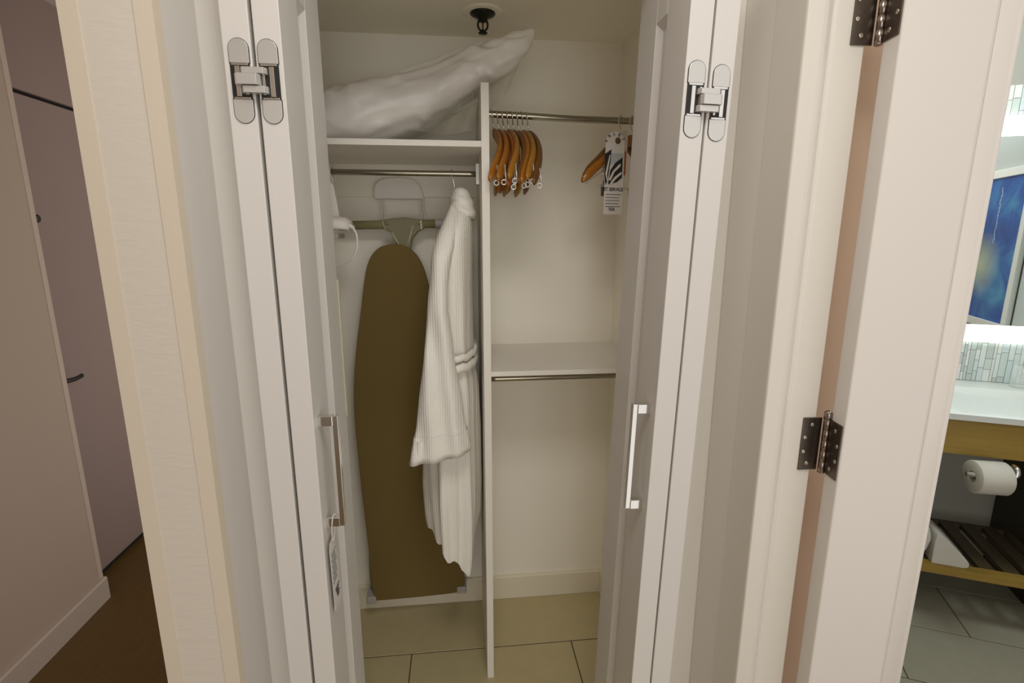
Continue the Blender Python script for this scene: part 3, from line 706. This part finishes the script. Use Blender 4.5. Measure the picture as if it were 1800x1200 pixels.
# ------------------------------------------------------------------ bathroom door: slab, raised edge, butt hinges
dr = struct(empty('door_3', (.7365, .8515, 0)), 'open white bathroom door on dark butt hinges at the right', 'door')
AL = R(-7.8); dr.rotation_euler = (0, 0, AL)
MB().prism([(0, 0), (.148, 0), (.153, .002), (.158, .0075), (.158, .0445), (0, .0445)], 'z', .012, 2.02).build('door_slab', mat('bathroom_door_paint', (.72, .685, .65), .4, bump=.05, bscale=20), dr, .003)
MB().prism([(.158, .030), (.158, .0075), (.162, .0052), (.180, .0035), (.184, .0005), (.188, -.001), (.1925, .000), (.1950, .004), (.1955, .012), (.1955, .040)], 'z', .012, 2.02, True).build('door_edge', mat('door_edge_paint', (.72, .69, .655), .32), dr, .0015)
def butt_hinge(zc):
    """pin near (.735,.898); left leaf on the frame facing us, right leaf on the door's hinge edge"""
    px, py = .7375, .8995
    root = None
    H = .114
    lf = MB().prism([(.6935, zc-H/2), (px-.004, zc-H/2), (px-.004, zc+H/2), (.6935, zc+H/2)], 'y', .9085, .9125)
    hin = lf.build('hinge', M_bronze, dr, .0008)
    # door-side leaf lies on the slab's edge, built in door space then moved to world
    MW = Matrix.Translation((.7365, .8515, 0)) @ Matrix.Rotation(AL, 4, 'Z')
    o2 = MB().box(-.0024, .0004, .004, .0445, zc-H/2, zc+H/2).build('hinge_leaf', M_bronze, hin, .0006, M=MW)
    kn = MB()
    for k in range(5):
        z0 = zc-H/2 + H*k/5; kn.lathe((px, py, 0), [(.0063, z0+.0002), (.0069, z0+.0007), (.0069, z0+H/5-.0007), (.0063, z0+H/5-.0002)], 20)
    kn.lathe((px, py, 0), [(.0030, zc+H/2-.001), (.0074, zc+H/2), (.0078, zc+H/2+.004), (.0074, zc+H/2+.008), (.0076, zc+H/2+.014), (.004, zc+H/2+.017)], 20)
    kn.lathe((px, py, 0), [(.004, zc-H/2-.004), (.0072, zc-H/2-.002), (.006, zc-H/2+.001)], 20)
    kn.build('hinge_pin', mat('hinge_pin_steel', (.30, .255, .23), .25, 1.), hin)
    sw = MB()
    for (x, z) in ((.7135, .042), (.7005, .015), (.7005, -.016), (.7105, -.042)):
        sw.lathe((x, .9085, zc+z), [(.0042, 0), (.0042, -.0006), (.003, -.0012), (.0012, -.0006)], 14, 'y')
    sw.build('screw', M_screw, hin)
    sw = MB()
    for (y, z) in ((.024, .040), (.013, .012), (.013, -.02), (.028, -.042)):
        sw.lathe((-.0024, y, zc+z), [(.0042, 0), (.0042, -.0006), (.003, -.0012), (.0012, -.0006)], 14, 'x')
    sw.build('screw', M_screw, hin, M=MW)
    hin.matrix_parent_inverse = MW.inverted()
butt_hinge(1.080); butt_hinge(1.885)

# ------------------------------------------------------------------ bathroom (its walls stand at an angle to the closet)
BETA = R(25.3)
MU = Matrix.Rotation(-BETA, 4, 'Z')            # local x = along the vanity front (U), local y = into the vanity wall (N)
def bth(o):
    o.matrix_world = MU @ o.matrix_basis; return o
def bempty(name, u, n, z): return empty(name, MU @ Vector((u, n, z)), (0, 0, -BETA))
M_bwall = mat('bathroom_wall_paint', (.40, .395, .35), .6, bump=.1)
M_bgrey = mat('bathroom_grey_paint', (.46, .475, .46), .6)
M_tan = mat('tan_wall_paint', (.80, .60, .46), .7)
struct(MB().box(.742, 1.05, 1.02, 1.10, 0, 2.42).build('wall_bathroom_left', M_tan))
bw = struct(bth(MB().box(.45, 2.2, 2.766, 2.84, 0, 2.6).build('wall_bathroom_back', M_bwall)))
struct(bth(MB().box(.41, .51, 1.42, 2.84, 0, 2.6).build('wall_bathroom_side', M_bwall)))
wr2 = struct(bth(MB().box(1.52, 1.60, .9, 2.80, 0, 2.6).build('wall_bathroom_right', M_bgrey)))
bf = struct(bth(MB().box(.42, 1.6, .2, 2.80, -.05, -.003).build('floor_bathroom', M_grout)))
tiles(bf, 'floor_tile', M_btile, .72, 1.52, 1.55, 2.76, .51, 2.147, .594, .298, .004, z=-.003, top=.003)
struct(bth(MB().box(.41, 1.6, .9, 2.84, 2.6, 2.64).build('ceiling_bathroom', mat('bathroom_ceiling_paint', (.75, .75, .73), .8))))
# mosaic strips
mos = [mat('glass_mosaic_' + n, c, .15) for n, c in (('pale', (.74, .79, .77)), ('mint', (.62, .71, .67)), ('grey', (.56, .62, .60)), ('white', (.80, .82, .80)), ('blue', (.66, .74, .76)))]
mcache = {}
def mosaic(u0, u1, z0, z1):
    u = u0
    while u < u1:
        w_ = random.choice((.011, .016, .021, .026))
        z = z0 - random.uniform(0, .05)
        while z < z1:
            h = random.choice((.05, .075, .11))
            a, b = max(z, z0), min(z+h-.002, z1)
            if b-a > .008:
                o = MB().box(0, w_-.002, -.004 - random.uniform(0, .0015), 0, 0, b-a).build('mosaic_tile', random.choice(mos), bw)
                o.location = (u, 2.766, a)
            z += h
        u += w_
mosaic(1.06, 1.47, .862, 1.040); mosaic(1.10, 1.42, 1.978, 2.095)
# mirror with lit frosted bands above and below
def glow(name, col, s):
    m = bpy.data.materials.new(name); m.use_nodes = True; p = m.node_tree.nodes['Principled BSDF']
    p.inputs['Base Color'].default_value = (.8, .8, .8, 1); p.inputs['Emission Color'].default_value = (*col, 1); p.inputs['Emission Strength'].default_value = s; return m
mi = tag(bempty('bathroom_mirror', .95, 2.766, 1.04), 'backlit mirror over the white sink reflecting blue art', 'mirror')
MB().box(-.40, .53, -.022, -.020, .078, .858).build('mirror_glass', mat('mirror_silver', (.86, .89, .88), .02, 1.), mi)
MB().box(-.40, .53, -.0199, 0, .02, .93).build('mirror_backing', M_bgrey, mi)
MB().box(-.40, .53, -.024, -.0205, .002, .078).build('light_strip', glow('led_band', (.93, 1, .92), 3.2), mi)
MB().box(-.40, .53, -.024, -.0205, .858, .936).build('light_strip', glow('led_band_top', (.95, 1, .97), 3.2), mi)
area('bathroom_ceiling_light', MU @ Vector((1.08, 1.9, 2.55)), MU @ Vector((1.15, 2.4, .9)), .5, 15, (.94, 1, .97))
# framed art on the side wall, seen in the mirror
def art_mat():
    m = bpy.data.materials.new('blue_abstract'); m.use_nodes = True; nt = m.node_tree; p = nt.nodes['Principled BSDF']; p.inputs['Roughness'].default_value = .5
    tc = nt.nodes.new('ShaderNodeTexCoord'); n = nt.nodes.new('ShaderNodeTexNoise'); n.inputs['Scale'].default_value = 5; n.inputs['Detail'].default_value = 6; n.inputs['Distortion'].default_value = .6
    r = nt.nodes.new('ShaderNodeValToRGB'); e = r.color_ramp.elements
    e[0].position = .3; e[0].color = (.006, .03, .16, 1); e[1].position = .75; e[1].color = (.06, .30, .50, 1)
    x = e.new(.5); x.color = (.012, .09, .36, 1)
    g = nt.nodes.new('ShaderNodeTexGradient'); g.gradient_type = 'SPHERICAL'; mp = nt.nodes.new('ShaderNodeMapping'); mp.inputs['Scale'].default_value = (5, 5, 5.5); mp.inputs['Location'].default_value = (0, -.55, -1.55)
    mx = nt.nodes.new('ShaderNodeMix'); mx.data_type = 'RGBA'; mx.inputs[7].default_value = (.50, .55, .36, 1)
    nt.links.new(tc.outputs['Object'], n.inputs['Vector']); nt.links.new(n.outputs['Fac'], r.inputs[0]); nt.links.new(tc.outputs['Object'], mp.inputs[0]); nt.links.new(mp.outputs[0], g.inputs[0])
    nt.links.new(g.outputs['Fac'], mx.inputs[0]); nt.links.new(r.outputs[0], mx.inputs[6]); nt.links.new(mx.outputs[2], p.inputs['Base Color'])
    return m
ap = tag(bempty('framed_art', 1.52, 1.86, 1.06), 'tall blue abstract picture in a white frame, seen in the bathroom mirror', 'picture')
MB().box(-.016, -.0005, .0, .425, 0, .735).build('canvas', art_mat(), ap)
fr = MB().box(-.024, -.0005, -.04, 0, -.04, .775).box(-.024, -.0005, .425, .465, -.04, .775).box(-.024, -.0005, 0, .425, -.04, 0).box(-.024, -.0005, 0, .425, .735, .775)
fr.build('picture_frame', M_white, ap, .002)
sg = MB()
for i in range(14): sg.prism([(.20+.006*math.sin(i*1.7), .40+.02*i), (.206+.006*math.sin(i*1.7), .40+.02*i), (.204+.004*math.sin(i*2.3), .425+.02*i), (.199+.004*math.sin(i*2.3), .425+.02*i)], 'x', -.0168, -.0161)
sg.build('paint_streak', mat('paint_white', (.45, .55, .6), .5), ap)
struct(bth(MB().box(1.508, 1.5195, 2.345, 2.352, .1, 2.3).build('trim_4', M_black)))
struct(bth(MB().box(1.511, 1.5195, 2.352, 2.75, .1, 2.3).build('trim_5', mat('shower_panel', (.60, .63, .61), .3))))
# vanity: counter with trough basin, oak apron, slatted shelf
va = tag(bempty('bathroom_vanity', .95, 2.5, 0), 'bathroom vanity with white trough sink, oak apron and slatted lower shelf', 'vanity')
M_ctr = mat('solid_surface', (.68, .705, .685), .25)
u0, u1 = -.44, .57; n0, n1 = -.296, .264           # local: front at N=2.204, back at N=2.764
ct = MB()
bu0, bu1, bn0, bn1 = .03, .56, -.262, .132
zt_, zb_ = .860, .838
ct.add([(u0,n0,zt_),(u1,n0,zt_),(u1,n1,zt_),(u0,n1,zt_),(bu0,bn0,zt_),(bu1,bn0,zt_),(bu1,bn1,zt_),(bu0,bn1,zt_),
        (bu0+.055,bn0+.02,.800),(bu1-.02,bn0+.02,.805),(bu1-.02,bn1-.05,.835),(bu0+.175,bn1-.05,.835),(u0,n0,zb_),(u1,n0,zb_),(u1,n1,zb_),(u0,n1,zb_)],
       [(0,1,5,4),(1,2,6,5),(2,3,7,6),(3,0,4,7),(4,5,9,8),(5,6,10,9),(6,7,11,10),(7,4,8,11),(8,9,10,11),(0,1,13,12),(1,2,14,13),(2,3,15,14),(3,0,12,15)])
ct.build('counter', M_ctr, va)
def oak(name, col, d, st=(60, 60, 3)):
    m = mat(name, col, .45); nt = m.node_tree; p = nt.nodes['Principled BSDF']
    tc = nt.nodes.new('ShaderNodeTexCoord'); mp = nt.nodes.new('ShaderNodeMapping'); mp.inputs['Scale'].default_value = st
    n = nt.nodes.new('ShaderNodeTexNoise'); n.inputs['Scale'].default_value = 1.6; n.inputs['Detail'].default_value = 5
    r = nt.nodes.new('ShaderNodeMix'); r.data_type = 'RGBA'; r.inputs[6].default_value = (*col, 1); r.inputs[7].default_value = (*d, 1)
    nt.links.new(tc.outputs['Object'], mp.inputs[0]); nt.links.new(mp.outputs[0], n.inputs['Vector']); nt.links.new(n.outputs['Fac'], r.inputs[0]); nt.links.new(r.outputs[2], p.inputs['Base Color']); return m
M_oak = oak('oak', (.40, .265, .055), (.27, .175, .032), (3, 60, 60)); M_oakd = oak('dark_slat_wood', (.105, .08, .045), (.06, .045, .025), (60, 3, 60))
MB().box(u0, u1, -.279, -.255, .700, .8379).build('apron', M_oak, va, .001)
MB().box(u0, u1, -.279, -.235, .196, .228).build('shelf_rail', M_oak, va, .001)
MB().box(u0, u1, .12, .145, .196, .224).build('shelf_rail', M_oakd, va, .001)
x = u0 + .004
while x < u1 - .05:
    MB().box(x, x+.052, -.235, .12, .206, .227).build('slat', M_oakd, va, .001); x += .079
MB().box(.452, .474, -.12, .264, .0, .8379).build('end_panel', mat('panel_shade', (.05, .045, .03), .6), va, .001)  # dark upright added where shade falls under the counter; shade is in its colour
MB().box(u0, u0+.022, -.255, .264, .0, .8379).build('end_panel', M_oakd, va, .001)
# toilet roll and holder
tp = tag(bempty('toilet_roll', 1.002, 2.13, .655), 'white toilet paper roll on a chrome holder under the oak apron', 'toilet roll')
pr_ = [(.020, 0), (.056, .0), (.0585, .003), (.0585, .098), (.056, .101), (.020, .101)]
rng = []
for (r_, h) in pr_: rng.append([(h, r_*math.cos(2*PI*k/36), r_*math.sin(2*PI*k/36)) for k in range(36)])
rng.append(rng[0])
MB().loft(rng, caps=False).build('paper', mat('tissue', (.60, .58, .52), .9, bump=.1, bscale=120), tp)
MB().loft([[(h, .0205*math.cos(2*PI*k/24), .0205*math.sin(2*PI*k/24)) for k in range(24)] for h in (.002, .099)], caps=False).build('core', mat('cardboard', (.20, .12, .06), .9), tp)
tp.rotation_euler = (0, 0, -BETA + R(9))
th = tag(bempty('toilet_roll_holder', 1.002, 2.13, .655), 'chrome bar holder through the toilet roll', 'holder')
th.rotation_euler = (0, 0, -BETA + R(9))
MB().tube([(-.018, 0, .008), (.13, 0, .008)], .009, 14).build('holder_bar', M_chrome, th)
MB().tube(smooth_curve([(.13, 0, .008), (.138, .0, .02), (.141, .012, .035), (.143, .03, .036)], 4), .009, 12).build('holder_arm', M_chrome, th)
# towels on the shelf
M_tow = mat('towel_terry', (.64, .62, .57), .95, bump=.6, bscale=160)
def towel(name, prof, n0_, n1_, label, bev):
    t = tag(bempty(name, .95, 2.5, .227), label, 'towel')
    MB().prism([(p.x, p.y) for p in smooth_curve([(a, b, 0) for a, b in prof] , 4)], 'y', n0_, n1_, True).build('towel_fold', M_tow, t, bev, seg=3)
    return t
towel('folded_towel', [(.03, .001), (.08, .001), (.135, .001), (.150, .010), (.146, .030), (.115, .064), (.08, .098), (.055, .120), (.036, .126), (.030, .10)], -.262, -.06, 'white folded towel with a sloping front on the slatted shelf', .012)
t = towel('rolled_towel', [(-.046+.070*math.cos(2*PI*k/12), .092+.090*math.sin(2*PI*k/12)) for k in range(12)], -.25, -.05, 'white rolled towel standing left of the folded towel, half behind the door', .01)
# clear glass by the sink
gm = bpy.data.materials.new('clear_glass'); gm.use_nodes = True; p = gm.node_tree.nodes['Principled BSDF']; p.inputs['Base Color'].default_value = (.9, .95, .93, 1); p.inputs['Roughness'].default_value = .03; p.inputs['Alpha'].default_value = .22
gl = MB().lathe((0, 0, 0), [(.034, .0), (.036, .004), (.031, .095), (.029, .095), (.033, .006), (.0, .006)], 28)
dg_ = tag(gl.build('drinking_glass', gm), 'clear drinking glass by the backsplash behind the sink', 'glass'); dg_.location = MU @ Vector((1.372, 2.70, .8602))

bpy.context.view_layer.update()
